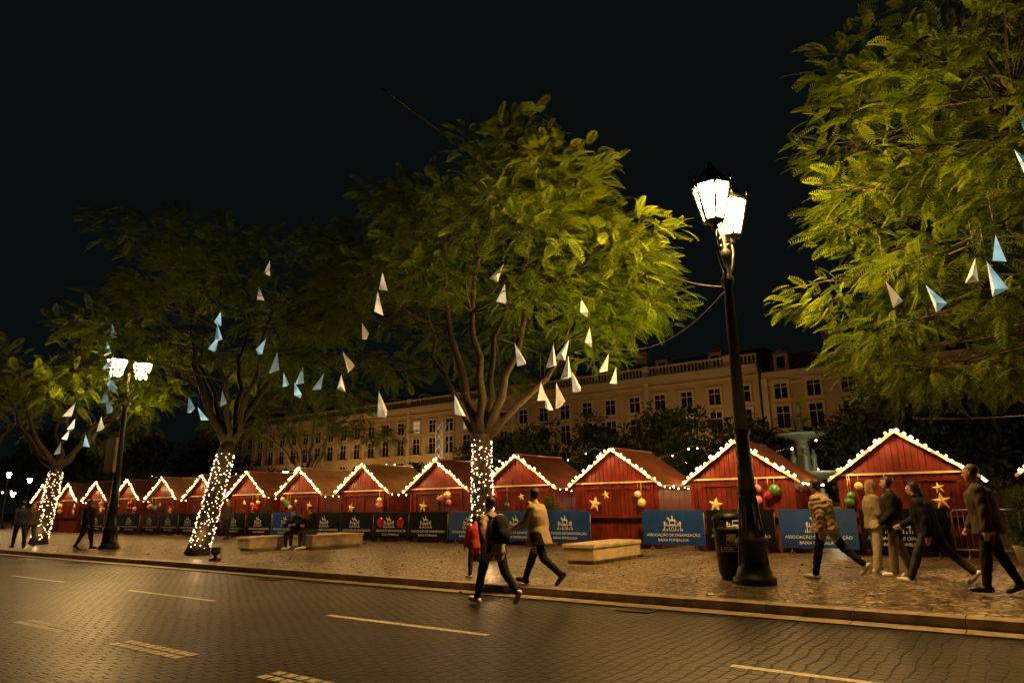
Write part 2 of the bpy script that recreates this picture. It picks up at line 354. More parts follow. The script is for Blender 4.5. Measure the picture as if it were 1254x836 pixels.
def barrier(kind):
    b=MB(); w=0.93; m='steel'
    b.tube([(-w,0,.22),(-w,0,1.05),(-w+.06,0,1.1),(w-.06,0,1.1),(w,0,1.05),(w,0,.22),(-w,0,.22)],.019,m,6)
    for x in (-w+.25,w-.25):
        b.tube([(x,-.28,.012),(x,0,.10),(x,.28,.012)],.016,m,6); b.tube([(x,0,.10),(x,0,.24)],.016,m,6)
    for k in range(1,16): b.tube([(-w+k*2*w/16,0,.22),(-w+k*2*w/16,0,1.1)],.007,m,5)
    if kind:
        n=14; vs=[];fs=[]
        for k in range(n+1):
            xx=-w-.01+k*(2*w+.02)/n; vs+= [(xx,-.032-.010*math.sin(k*1.3),.17+.012*math.sin(k*.9)),(xx,-.03,1.13),(xx,.0,1.145),(xx,.03,1.13),(xx,.03,.3)]
        for k in range(n):
            o=5*k
            for q in range(4): fs.append((o+q,o+5+q,o+6+q,o+1+q))
        b.add(vs,fs,'blue' if kind=='blue' else 'black',True)
        logo(b,0 if kind=='blue' else -.1,-.048,.56,.080)
        addtext(b,T1,0,-.048,.41); addtext(b,T2,0,-.048,.27)
        if kind=='red':
            b.ball((-.55,-.06,.75),.2,'ballred',12,1,.15,1); b.ball((.55,-.06,.75),.2,'ballred',12,1,.15,1)
    return b
protos={}
def put_barrier(kind,x,y,rz):
    if kind not in protos:
        o=barrier(kind).obj('crowd_barrier',None,(x,y,PZ),rz); protos[kind]=o
    else: linked('crowd_barrier',protos[kind],(x,y,PZ),rz)
for kind,x in [('', -0.5),('',1.5),('black',-2.45),('blue',-4.4),('black',-6.37),('blue',-8.35),('blue',-12.0),('blue',-13.95),('blue',-15.9),('black',-17.9),('red',-19.85),('black',-21.8),('black',-23.75),('blue',-26.4),('black',-28.4),('black',-30.4),('black',-32.4),('black',-34.4),('black',-36.4),('black',-38.4),('black',-40.4),('black',-42.4),('black',-44.4)]:
    put_barrier(kind,x,19.25+random.uniform(-.08,.08),random.uniform(-.05,.05))

# ------------------------------------------------------------------ street lamps
def lantern(b,c,s=1.0,g='glass'):
    x,y,z=c; n=6
    def ring(r,zz): return [(x+r*s*math.cos(2*math.pi*k/n),y+r*s*math.sin(2*math.pi*k/n),z+zz*s) for k in range(n)]
    lo=ring(.155,.04); hi=ring(.315,.66)
    b.add(lo+hi,[(k,(k+1)%n,(k+1)%n+n,k+n) for k in range(n)]+[tuple(range(n-1,-1,-1))],g)
    for k in range(n):
        b.tube([ring(.17,.02)[k],ring(.335,.68)[k]],.026*s,'darkmetal',5)
        A=Vector(ring(.168,.04)[k]);Bb=Vector(ring(.168,.04)[(k+1)%n]);C=Vector(ring(.33,.66)[k]);D=Vector(ring(.33,.66)[(k+1)%n])
        b.tube([(A+Bb)/2,(C+D)/2],.013*s,'darkmetal',4)
    for r,zz,t in ((.17,.02,.028),(.34,.68,.038),(.305,.55,.016),(.225,.24,.014)):
        R=ring(r,zz); b.tube(R+[R[0]],t*s,'darkmetal',5)
    b.lathe((x,y,z),[(.36*s,.70*s),(.34*s,.74*s),(.27*s,.80*s),(.20*s,.90*s),(.13*s,.95*s),(.14*s,.98*s),(.09*s,1.02*s),(.05*s,1.06*s),(.06*s,1.10*s),(.015*s,1.2*s)],'darkmetal',6)
    for k in range(n):
        p=ring(.35,.74)[k]; b.lathe(p,[(.02*s,0),(.03*s,.03*s),(.008*s,.09*s)],'darkmetal',5)
    b.lathe((x,y,z),[(.03*s,-.14*s),(.07*s,-.10*s),(.05*s,-.06*s),(.15*s,0),(.17*s,.03*s)],'darkmetal',8)
def street_lamp(loc,h=1.0,g='glass'):
    b=MB(); k=h
    prof=[(.36,0),(.36,.10),(.31,.13),(.29,.22),(.25,.30),(.24,.62),(.28,.66),(.28,.72),(.19,.80),(.155,1.0),(.145,1.45),(.185,1.50),(.185,1.57),(.145,1.62),(.125,2.5),(.15,2.55),(.15,2.62),(.115,2.68),(.085,5.3),(.12,5.36),(.12,5.44),(.085,5.50),(.075,5.8),(.11,5.86),(.09,5.98),(.045,6.05),(.035,6.5),(.055,6.55),(.02,6.7)]
    b.lathe((0,0,0),[(r,z*k) for r,z in prof],'darkmetal',12)
    for q in range(8):
        t=q*math.pi/4; b.tube([(.25*math.cos(t),.25*math.sin(t),.30*k),(.145*math.cos(t),.145*math.sin(t),1.42*k)],.018,'darkmetal',5)
    for sy in (-1,1):
        P=[(0,sy*.05,5.55),(0,sy*.22,5.62),(0,sy*.40,5.85),(0,sy*.50,6.12),(0,sy*.46,6.3)]
        b.tube([(a,c,z*k) for a,c,z in P],[.035,.033,.03,.028,.03],'darkmetal',6)
        P=[(0,sy*.06,6.1),(0,sy*.2,6.2),(0,sy*.33,6.12),(0,sy*.26,6.0),(0,sy*.2,6.06)]
        b.tube([(a,c,z*k) for a,c,z in P],.015,'darkmetal',5)
        lantern(b,(0,sy*.47,6.42*k),1.06,g)
    return b.obj('street_lamp',None,(loc[0],loc[1],PZ))
L0=street_lamp((-3.9,12.3)); L1=street_lamp((-27.2,12.25),0.97,'glass_l')
street_lamp((-50.5,12.3),0.97,'glass_l')
b=MB(); b.box((0,-.30,3.35),(.75,.10,1.25),'stone'); b.box((0,-.18,3.35),(.12,.14,.9),'darkmetal'); b.box((0,-.355,3.35),(.66,.008,1.12),'cream'); b.obj('lamp_sign_box',None,(-27.2,12.25,PZ))
def park_lamp(x,y,h,s=.6):
    b=MB(); b.lathe((0,0,0),[(.2,0),(.2,.1),(.1,.3),(.06,.5),(.045,h-.3),(.08,h-.2),(.03,h-.1)],'darkmetal',8)
    lantern(b,(0,0,h-.1),s,'glass_far'); b.obj('park_lamp',None,(x,y,PZ))
for x,y,h in [(-15.5,38.5,3.5),(-60,30,4),(-75,26,4),(-90,34,4),(-43,31,3.6),(-104,30,5),(-68,22,4.2)]: park_lamp(x,y,h)

# ------------------------------------------------------------------ trees
def frond_template():
    V=[];F=[]
    def P(t): return np.array([t,0,0.10*t-0.45*t*t])
    seg=4
    for i in range(seg+1):
        p=P(i/seg); w=.009*(1-.6*i/seg); V+= [p+[0,w,0],p-[0,w,0]]
    for i in range(seg): F.append((2*i,2*i+1,2*i+3,2*i+2))
    n=10
    for i in range(n):
        t=.10+.88*i/(n-1); p=P(t); l=.27*math.sin(math.pi*(.2+.72*i/(n-1)))+.05
        for sy in (-1,1):
            d=np.array([.5,sy*.85,-.15]); q=np.array([.85,-sy*.5,0])*.036
            o=len(V); V+= [p,p+d*l*.45+q,p+d*l+[0,0,-.06*l],p+d*l*.45-q]; F.append((o,o+1,o+2,o+3))
    return np.array(V),np.array(F)
FT_V,FT_F=frond_template()
LT_V=np.array([[0,0,0],[.5,.28,.06],[1,0,-.1],[.5,-.28,.06]]); LT_F=np.array([[0,1,2,3]])
def foliage(name,pos,dirs,size,mat,parent,rng,T=None):
    V0,F0=T if T else (FT_V,FT_F); n=len(pos)
    d=dirs/np.linalg.norm(dirs,axis=1,keepdims=True)
    up=np.tile([0,0,1.0],(n,1))+rng.normal(0,.35,(n,3))
    y=np.cross(up,d); y/=np.linalg.norm(y,axis=1,keepdims=True); z=np.cross(d,y)
    R=np.stack([d,y,z],axis=2)
    V=np.einsum('nij,kj->nki',R,V0)*size[:,None,None]+pos[:,None,:]
    nv=len(V0); F=(F0[None,:,:]+(np.arange(n)*nv)[:,None,None]).reshape(-1,4)
    me=bpy.data.meshes.new(name); V=V.reshape(-1,3)
    me.vertices.add(len(V)); me.vertices.foreach_set('co',V.astype(np.float32).ravel())
    me.loops.add(F.size); me.loops.foreach_set('vertex_index',F.astype(np.int32).ravel())
    me.polygons.add(len(F)); me.polygons.foreach_set('loop_start',(np.arange(len(F))*4).astype(np.int32))
    me.update(calc_edges=True); me.materials.append(mat)
    o=bpy.data.objects.new(name,me); COL.objects.link(o)
    if parent: o.parent=parent
    return o
def bez(p0,p1,p2,n):
    return [p0*(1-t)**2+p1*2*t*(1-t)+p2*t*t for t in [i/n for i in range(n+1)]]
def jacaranda(base,fork,cc,R,seed,nclump=80,nfr=75,tr=.28,wrap=3.0,fsize=.46,nlimb=6,low=-.35,leaf='leaf',csize=1.0,wrapn=300,extra_targets=(),zmin=3.6,boxy=2.6):
    rng=np.random.default_rng(seed); rn=random.Random(seed)
    E=empty('jacaranda_tree',(base[0],base[1],PZ)); B0=Vector((0,0,0)); o=Vector((base[0],base[1],PZ))
    fk=Vector(fork)-o; C=Vector(cc)-o
    b=MB()
    mid=(B0+fk)/2+Vector((rn.uniform(-.1,.1),rn.uniform(-.1,.1),0))
    trunk=bez(B0,mid,fk,10)
    b.tube(trunk,[tr*(1.35 if i==0 else 1.08 if i==1 else 1-.022*i) for i in range(11)],'bark',12)
    limbs=[]
    for i in range(nlimb):
        az=2*math.pi*(i+rn.uniform(-.25,.25))/nlimb; el=rn.uniform(.35,1.15)
        e=C+Vector((R[0]*.62*math.cos(az)*math.cos(el)*1.1,R[1]*.62*math.sin(az)*math.cos(el)*1.1,R[2]*.55*math.sin(el)-R[2]*.15))
        m=fk*.55+e*.45+Vector((0,0,rn.uniform(-.6,.3)))+Vector((math.cos(az),math.sin(az),0))*rn.uniform(.2,.8)
        pts=bez(fk-Vector((0,0,.15)),m,e,9)
        pts=[p+Vector((rn.uniform(-.14,.14),rn.uniform(-.14,.14),rn.uniform(-.09,.09)))*(1 if 0<j<9 else 0) for j,p in enumerate(pts)]
        rl=rn.uniform(.34,.50)
        b.tube(pts,[tr*rl*(1-.082*j)*(1.25 if j==0 else 1) for j in range(10)],'bark',8); limbs.append(pts)
    pos=[];dr=[];sz=[];targets=[]
    while len(targets)<nclump:
        v=rng.normal(0,1,3); v/=(np.abs(v)**boxy).sum()**(1/boxy)
        if v[2]<low: continue
        lump=1+.11*math.sin(3*math.atan2(v[1],v[0])+seed)+.09*math.sin(5*v[2]+2*v[0]*3+seed)
        f=rng.uniform(.40,1.0)**.55*lump
        t=C+Vector((v[0]*R[0]*f,v[1]*R[1]*f,v[2]*R[2]*f))
        if t.z+o.z<zmin: continue
        targets.append(t)
    for t in extra_targets: targets.append(Vector(t)-o)
    for t in targets:
        best=min(((p-t).length+ (0 if j>2 else 2),li,j) for li,L in enumerate(limbs) for j,p in enumerate(L))
        L=limbs[best[1]]; j=max(1,best[2]-1); p0=L[j]
        m=p0*.45+t*.55+Vector((rn.uniform(-.3,.3),rn.uniform(-.3,.3),rn.uniform(-.1,.45)))
        pts=bez(p0,m,t,6); r0=max(.022,tr*.18*(1-.07*j))
        b.tube(pts,[r0*(1-.13*q) for q in range(7)],'bark',5)
        for q in range(3):
            tt=pts[4]+(pts[6]-pts[4])*rn.random()
            e=t+Vector((rn.uniform(-.8,.8),rn.uniform(-.8,.8),rn.uniform(-.2,.4)))*csize
            b.tube([tt,(tt+e)/2+Vector((0,0,.08)),e],[.016,.011,.005],'bark',4)
        ra=rng.uniform(.5,1.2)*csize; n=int(nfr*(ra/csize)**2)
        u=rng.normal(0,1,(n,3)); u/=np.linalg.norm(u,axis=1,keepdims=True)
        rr=rng.uniform(.15,1,(n,1))**.55
        q=u*rr*np.array([ra,ra,ra*.42])
        pos.append(q+np.array(t)); out=(np.array(t)-np.array(C)); out=out/ (np.linalg.norm(out)+.01)
        d=u*np.array([1,1,.35])+out*.4+rng.normal(0,.42,(n,3))+np.array([0,0,.05]); dr.append(d)
        sz.append(rng.uniform(.55,1.2,n)*fsize)
    b.obj('trunk_and_limbs',E)
    foliage('crown',np.concatenate(pos),np.concatenate(dr),np.concatenate(sz),M[leaf],E,rng)
    if wrap:
        w=MB()
        for i in range(wrapn):
            t=i/wrapn; z=.2+(min(wrap,fk.z)-.2)*t; kk=z/fk.z*10; j=min(9,int(kk)); p=trunk[j].lerp(trunk[j+1],kk-j)
            a=i*2.399+rn.uniform(-.5,.5); r=tr*(1.03-.02*kk)+.03
            w.octa((p.x+r*math.cos(a),p.y+r*math.sin(a),z+rn.uniform(-.06,.06)),rn.uniform(.012,.024),'tbulb')
        w.obj('trunk_string_lights',E)
        for k in range(3):
            z=.6+k*.95; p=trunk[min(10,int(z/fk.z*10))]
            a=(-.6,2.0,-2.2)[k]
            plight('trunk_light_glow',E,(p.x+(tr+.25)*math.cos(a),p.y+(tr+.25)*math.sin(a),z),14,(1,.60,.25),.03)
    return E
jacaranda((-11.2,14.1),(-11.35,14.2,3.3),(-10.9,14.4,7.4),(4.3,4.3,3.6),3,nclump=150,nfr=74,low=-.6,zmin=4.3)
jacaranda((-20.5,11.8),(-19.6,12.0,3.5),(-20.0,12.2,7.0),(4.5,4.3,3.4),5,nclump=95,nfr=58,low=-.6,fsize=.5)
jacaranda((-33.9,12.4),(-33.3,12.5,3.4),(-33.6,12.6,6.4),(4.4,4.4,2.7),8,nclump=56,nfr=42,low=-.5,fsize=.60)
ext=[(-1.6,13.4,4.4),(-1.0,14.6,3.8),(-2.0,15.6,4.4),(-.3,16.4,3.8),(-2.6,14.5,5.4),(.3,15.0,3.8),(1.2,14.0,4.0),(0.2,13.0,4.6),(1.5,16.5,3.8),(-.9,17.5,3.9),(2.6,15,3.8),(-.4,12.2,5.2),(.9,17.8,3.8),(.4,16,4.8),(-1.7,16.6,3.9),(-2.4,17.2,4.6),(-1.4,15.4,5.0)]
jacaranda((2.3,15.0),(2.3,15.0,3.2),(2.3,15.0,8.0),(4.9,4.8,4.6),11,nclump=135,nfr=84,low=-.6,fsize=.44,extra_targets=ext,zmin=3.8,boxy=2.0)
jacaranda((-47.5,12.3),(-47.4,12.5,3.3),(-47.5,12.5,6.4),(4.6,4.6,2.8),14,nclump=36,nfr=30,fsize=.8)
jacaranda((-36.0,27.5),(-36.0,27.4,3.4),(-36,27.5,6.5),(5,4.6,3.0),18,nclump=36,nfr=32,fsize=.8,leaf='leafd')
jacaranda((1.5,26.0),(1.5,26,3.2),(1.5,26,7.0),(5,4.6,3.2),19,nclump=36,nfr=32,fsize=.8,leaf='leafd')
def distant():
    rng=np.random.default_rng(4); E=empty('distant_trees'); b=MB(); pos=[];dr=[];sz=[]
    spec=[(-24,36,6.8,3.0),(-21,38.5,7.5,3.2),(-17.8,40,8.0,3.0),(-14.5,37,6.8,2.8),(-12.6,40,7.0,2.3),(-5.0,37,7.9,2.8),(0,40,8.6,4),(5,38,8,4),(-28,38,6.8,3.4),(-32,41,6.4,3.2),(-39,40,4.8,2.8),(-46,41,4.8,2.8),(-53,42,4.6,3),(-61,42,5,3.4),(-70,40,9,5),(-82,38,11,6),(-96,36,12,6),(14,36,9,4.5),(-112,40,12,7),(-60,28,8,4),(-9,56,9,4),(-17,57,9,4),(-13,58,8,4)]
    for x,y,h,r in spec:
        b.tube([(x,y,PZ),(x+.1,y,h*.5)],[.22,.12],'bark',7)
        for c in range(34):
            u=rng.normal(0,1,3); u/=np.linalg.norm(u); 
            cc=np.array([x,y,h*.56])+u*np.array([r*.8,r*.8,h*.36])*rng.uniform(.4,1)
            n=110; w=rng.normal(0,1,(n,3)); w/=np.linalg.norm(w,axis=1,keepdims=True)
            pos.append(cc+w*rng.uniform(.3,1,(n,1))*np.array([1.1,1.1,.75])*r/3.3); dr.append(w+rng.normal(0,.5,(n,3))); sz.append(rng.uniform(.22,.42,n)*r/3.0)
            b.tube([(x,y,h*.4),tuple(cc)],[.07,.02],'bark',4)
    b.obj('trunks',E); foliage('foliage',np.concatenate(pos),np.concatenate(dr),np.concatenate(sz),M['leafd'],E,rng,(LT_V,LT_F))
distant()
rng=np.random.default_rng(9); n=420
px=rng.uniform(-30,4,n); py=rng.uniform(9.3,19,n); keep=(py<9.55)|(py>10.3); px=px[keep];py=py[keep]; n=len(px)
pz=np.where(py<9.6,.03,PZ+.012)
foliage('fallen_leaves',np.stack([px,py,pz],1),np.stack([rng.normal(0,1,n),rng.normal(0,1,n),rng.uniform(0,.15,n)],1),rng.uniform(.05,.11,n),M['litter'],None,rng,(LT_V,LT_F))
def fill_uplight(x,y,tgt,e,ang=95):  # added spot in an invented housing, brightens a crown from below
    b=MB(); b.lathe((0,0,0),[(.16,0),(.16,.05),(.05,.07),(.05,.14)],'darkmetal',12); b.lathe((0,0,.14),[(.06,0),(.12,.05),(.13,.2),(.11,.2),(.1,.12)],'darkmetal',12)
    o=b.obj('added_uplighter',None,(x,y,PZ))
    l=bpy.data.lights.new('added_fill_spot','SPOT'); l.energy=e; l.color=(1,.76,.22); l.spot_size=rad(ang); l.spot_blend=.8; l.shadow_soft_size=.1
    lo=bpy.data.objects.new('added_fill_spot',l); COL.objects.link(lo); lo.parent=o; lo.location=(0,0,.40); aim(lo,Vector(tgt)-Vector((x,y,PZ+.4)))
fill_uplight(-8.4,17.0,(-8.9,14.6,7.8),4200,80)  # added fill for the main crown, tucked behind the bench
fill_uplight(-18.0,10.9,(-19.2,11.8,7),450)

# ------------------------------------------------------------------ hanging paper lanterns
def kite(b,c,h,m1,m2,rn):
    a=rn.uniform(0,6.28); w=h*.25
    Rm=Matrix.Rotation(rn.uniform(-.4,.4),3,'X')@Matrix.Rotation(rn.uniform(-.4,.4),3,'Y')@Matrix.Rotation(a,3,'Z')
    L=[Vector((0,0,h*.5)),Vector((w,0,-h*.42)),Vector((-w*.5,w*.9,-h*.52)),Vector((-w*.5,-w*.8,-h*.3))]
    vs=[Vector(c)+Rm@v for v in L]; top=vs[0]
    b.add(vs,[(0,1,2)],m1); b.add(vs,[(0,2,3)],m2); b.add(vs,[(0,3,1)],m1); b.add(vs,[(3,2,1)],m2)
    b.tube([top,top+Vector((0,0,rn.uniform(.5,.9)))],.003,'cable',4)
def lanterns(L,h,blue=False):
    b=MB(); rn=random.Random(len(L))
    for q,(x,y,z,*s) in enumerate(L):
        bl=(s and s[0]=='b') or (blue and not s)
        kite(b,(x,y,z),h*rn.uniform(.8,1.15),'lb1' if bl else 'lw1','lb2' if bl else 'lw2',rn)
    b.obj('hanging_paper_lanterns')
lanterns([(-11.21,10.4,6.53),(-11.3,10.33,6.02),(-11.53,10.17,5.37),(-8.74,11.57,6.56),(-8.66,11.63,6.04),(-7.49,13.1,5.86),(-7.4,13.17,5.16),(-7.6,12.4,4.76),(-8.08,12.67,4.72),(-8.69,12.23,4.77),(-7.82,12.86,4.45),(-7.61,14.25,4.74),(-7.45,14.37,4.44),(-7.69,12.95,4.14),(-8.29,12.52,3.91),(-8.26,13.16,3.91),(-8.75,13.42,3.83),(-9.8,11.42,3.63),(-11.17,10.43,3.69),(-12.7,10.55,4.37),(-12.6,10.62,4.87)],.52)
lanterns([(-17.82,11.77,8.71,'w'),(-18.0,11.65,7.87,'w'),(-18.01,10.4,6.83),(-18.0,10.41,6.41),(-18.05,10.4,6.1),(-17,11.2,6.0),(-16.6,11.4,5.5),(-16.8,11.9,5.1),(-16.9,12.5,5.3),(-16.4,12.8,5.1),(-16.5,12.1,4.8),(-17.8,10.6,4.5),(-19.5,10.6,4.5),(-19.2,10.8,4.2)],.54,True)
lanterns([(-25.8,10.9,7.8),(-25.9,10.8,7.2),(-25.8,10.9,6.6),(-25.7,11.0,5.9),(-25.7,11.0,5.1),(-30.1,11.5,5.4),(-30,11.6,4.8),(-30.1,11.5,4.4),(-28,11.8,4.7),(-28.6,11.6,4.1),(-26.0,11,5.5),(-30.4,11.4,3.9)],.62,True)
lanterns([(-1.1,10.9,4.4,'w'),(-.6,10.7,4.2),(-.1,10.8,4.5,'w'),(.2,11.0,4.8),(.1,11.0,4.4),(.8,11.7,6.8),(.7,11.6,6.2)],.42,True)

# ------------------------------------------------------------------ cables
def cable(a,c,sag,name='overhead_cable'):
    a=Vector(a);c=Vector(c); b=MB()
    b.tube([a.lerp(c,i/16)-Vector((0,0,sag*4*(i/16)*(1-i/16))) for i in range(17)],.010,'cable',5); b.obj(name)
cable((-3.95,12.2,5.4),(-7.0,16.0,7.6),.15); cable((-3.95,12.2,5.3),(-7.4,13.8,5.1),.5)
cable((-10.6,9.6,10.9),(-7.0,16.0,7.8),.3); cable((2.5,11.2,2.75),(-1.6,16.1,3.1),.15)
def bulbline(pts,n,r,m='bulb',e=0):
    b=MB(); P=[Vector(p) for p in pts]
    for i in range(len(P)-1):
        a,c=P[i],P[i+1]
        b.tube([a.lerp(c,k/8)-Vector((0,0,.5*4*(k/8)*(1-k/8))) for k in range(9)],.01,'cable',4)
        for k in range(n):
            t=(k+random.uniform(.2,.8))/n; p=a.lerp(c,t)-Vector((0,0,.5*4*t*(1-t)+.05)); b.octa(p,r*random.uniform(.6,1.3),m)
    o=b.obj('festoon_lights')
    if e:
        for i in range(len(P)-1): plight('festoon_glow',o,P[i].lerp(P[i+1],.5)-Vector((0,0,.8)),e,(1,.66,.25),.1)
bulbline([(-5,25,3.7),(-10,25.5,3.6),(-14,25,3.7),(-20,25.5,3.7),(-26,25,3.7),(-33,25.5,3.7),(-40,25,3.7)],6,.04,e=650)
bulbline([(-58,14,5),(-66,20,4.5),(-76,18,5),(-90,26,5),(-110,30,6)],9,.07,e=150)
bulbline([(-60,20,3),(-70,23,3.4),(-84,22,3),(-100,32,4)],7,.08)

# ------------------------------------------------------------------ building
def building():
    E=empty('pombaline_building'); Y=72.0
    w=MB(); t=MB(); g=MB(); r=MB(); k=MB()
    secs=[(-128,-20.6,15.3),(-20.0,40,14.2)]
    rn=random.Random(3)
    for x0,x1,H in secs:
        w.box(((x0+x1)/2,Y+6,H/2),(x1-x0,12,H),'wall')
        for z,hh,d in ((4.3,.25,.18),(H-.1,.5,.6),(H-1.0,.18,.15)): t.box(((x0+x1)/2,Y-d/2,z),(x1-x0+.2,d,hh),'trim')
        n=int((x1-x0)/3.1); st=(x1-x0)/n
        for i in range(n):
            x=x0+(i+.5)*st
            if i%6==0: t.box((x-st/2,Y-.1,H/2),(.6,.2,H-.8),'trim')
            for fl,(z,hh,bal) in enumerate(((0.13,3.0,0),(5.0,2.5,1),(8.6,2.2,1),(11.6,1.7,0))):
                ww=1.25; lit=rn.random()<.05
                g.box((x,Y-.02,z+hh/2),(ww,.04,hh),'winlit' if lit else 'win')
                for sx in (-1,1): t.box((x+sx*(ww/2+.11),Y-.06,z+hh/2),(.22,.12,hh),'trim')
                t.box((x,Y-.075,z+hh+.14),(ww+.55,.15,.28),'trim'); 
                if fl: 
                    t.box((x,Y-.09,z-.08),(ww+.6,.18,.16),'trim')
                    t.box((x,Y-.05,z+hh/2),(.07,.04,hh),'cream'); t.box((x,Y-.052,z+hh*.68),(ww,.04,.07),'cream')
                if bal:
                    k.box((x,Y-.45,z+.95),(ww+.7,.04,.05),'darkmetal'); k.box((x,Y-.28,z-.1),(ww+.8,.5,.1),'trim')
                    for q in range(13): k.box((x-(ww+.7)/2+q*(ww+.7)/12,Y-.45,z+.45),(.025,.03,.95),'darkmetal')
        if H>15:
            t.box(((x0+x1)/2,Y+.1,H+.22),(x1-x0,.35,.14),'trim'); t.box(((x0+x1)/2,Y+.1,H+1.28),(x1-x0,.35,.16),'trim')
            q=x0+.2
            while q<x1:
                t.box((q,Y+.1,H+.75),(.16,.16,.92),'trim'); q+=.42
            for i in range(0,n+1,3): t.box((x0+i*st,Y+.1,H+.85),(.7,.5,1.3),'trim')
        r.prism([(x0,Y+.8,H+.1),(x0,Y+11.8,H+.1),(x0,Y+8.5,H+2.6),(x0,Y+3.5,H+2.6)],(x1-x0,0,0),'tile')
        for i in range(0,n,2):
            x=x0+(i+.5)*st
            r.box((x,Y+2.0,H+1.3),(1.5,2.0,1.9),'wall'); r.box((x,Y+.97,H+1.3),(.8,.06,1.2),'win'); r.prism([(x-.95,Y+.9,H+2.25),(x+.95,Y+.9,H+2.25),(x,Y+.9,H+2.75)],(0,2.2,0),'tile')
        for i in range(2,n,9): r.box((x0+i*st,Y+6,H+3.6),(1.6,.8,2.0),'wall')
    w.obj('walls',E); t.obj('stone_trim',E); g.obj('windows',E); r.obj('roof',E); k.obj('balconies',E)
building()
def flood(x,y,e,up=32):
    b=MB(); b.tube([(0,0,0),(0,0,4.6)],[.09,.05],'darkmetal',8); b.box((0,.05,4.75),(.6,.25,.4),'darkmetal'); o=b.obj('facade_floodlight',None,(x,y,PZ))
    l=bpy.data.lights.new('flood_lamp','AREA'); l.shape='RECTANGLE'; l.size=.5; l.size_y=.3; l.energy=e; l.color=(1,.58,.20)
    lo=bpy.data.objects.new('flood_lamp',l); COL.objects.link(lo); lo.parent=o; lo.location=(0,.22,4.8)
    lo.rotation_euler=(rad(90+up),0,0)
for x,e in ((-98,260),(-82,620),(-68,560),(-50,110),(-36,130),(-25,330),(-10,80)): flood(x,64,e)

# ------------------------------------------------------------------ fountain
def fountain(x,y):
    b=MB()
    b.lathe((0,0,0),[(5.2,0),(5.2,.15),(4.6,.2),(4.5,.75),(4.8,.85),(4.8,.95),(4.3,.95),(4.2,.5),(.1,.5)],'stone',40)
    b.lathe((0,0,.5),[(1.5,0),(1.4,.4),(.8,.6),(.6,1.2),(.5,1.9),(.9,2.1),(2.6,2.45),(2.75,2.6),(2.5,2.62),(.5,2.5),(.42,2.9),(.38,4.6),(.6,4.75),(1.5,5.0),(1.62,5.12),(1.4,5.12),(.3,5.0),(.22,5.5),(.3,5.9),(.55,6.0),(.6,6.1),(.2,6.1),(.16,6.5),(.22,6.8),(.05,7.2)],'bronze',28)
    for q in range(4):
        a=q*math.pi/2+.4
        b.lathe((.62*math.cos(a),.62*math.sin(a),3.05),[(.16,0),(.24,.1),(.2,.5),(.15,.75),(.22,1.0),(.2,1.15),(.07,1.25),(.12,1.4),(.10,1.5),(.02,1.56)],'bronze',10)
        b.lathe((1.2*math.cos(a+.7),1.2*math.sin(a+.7),.5),[(.3,0),(.4,.2),(.3,.7),(.22,.9),(.3,1.2),(.1,1.35),(.15,1.5),(.02,1.65)],'bronze',10)
    for q in range(12):
        a=q*math.pi/6; b.octa((2.6*math.cos(a),2.6*math.sin(a),3.2),.05,'bulb')
        b.octa((3.9*math.cos(a),3.9*math.sin(a),.62),.07,'bulb')
    o=b.obj('fountain',None,(x,y,PZ))
    plight('fountain_lamp',o,(-1.6,-3.6,1.0),330,(1,.78,.45),.1); plight('fountain_lamp',o,(2.4,-3.0,3.6),200,(1,.78,.45),.1)
fountain(-11.2,47.5)
b=MB()
for sx in (-1,1):
    for sy in (-1,1): b.tube([(sx*.3,sy*.3,0),(sx*.3,sy*.3,6.6)],.035,'white',6)
for k in range(11):
    z=k*.6
    b.tube([(-.3,-.3,z),(.3,-.3,z+.6)],.02,'white',5); b.tube([(.3,-.3,z),(.3,.3,z+.6)],.02,'white',5); b.tube([(-.3,.3,z),(-.3,-.3,z+.6)],.02,'white',5)
o=b.obj('lighting_truss_tower',None,(-29.8,33.2,PZ)); plight('truss_lamp',o,(0,0,3),150,(1,.8,.5),.1)

# ------------------------------------------------------------------ benches, bin, shrubs
def bench(x0,x1,y0,y1):
    b=MB(); cx,cy=(x0+x1)/2,(y0+y1)/2
    b.box((cx,cy,PZ+.04),(x1-x0-.12,y1-y0-.12,.08),'kerb')
    b.box((cx,cy,PZ+.22),(x1-x0,y1-y0,.28),'stone'); b.box((cx,cy,PZ+.405),(x1-x0+.06,y1-y0+.06,.09),'stone')
    o=b.obj('stone_bench'); bm=o.modifiers.new('bev','BEVEL'); bm.width=.015; bm.segments=2; return o
bench(-8.9,-8.1,14.2,16.6); bench(-20.6,-19.4,15.2,17.4); bench(-21.2,-20.5,13.6,15.0)
def bin_():
    b=MB()
    b.lathe((0,0,0),[(.15,0),(.2,.02),(.2,.06),(.24,.12),(.27,.5),(.28,.82),(.30,.84),(.30,.88),(.27,.9)],'darkmetal',20,1,.85)
    for k in (-1,1): b.box((k*.25,0,.97),(.04,.3,.2),'darkmetal')
    b.lathe((0,0,1.04),[(.30,0),(.30,.04),(.25,.10),(.14,.15),(.02,.17)],'darkmetal',20,1,.85)
    for q,(t,z) in enumerate((('USE',.60),('LISBOA',.50))):
        T=textmesh(t,.12); b.add([(v.x,-.262+.5*v.x*v.x*1.6,v.y+z) for v in T[0]],T[1],'white')
    b.box((0,-.262,.74),(.16,.01,.12),'gold')
    b.obj('litter_bin',None,(-4.42,12.75,PZ),rad(22))
bin_()
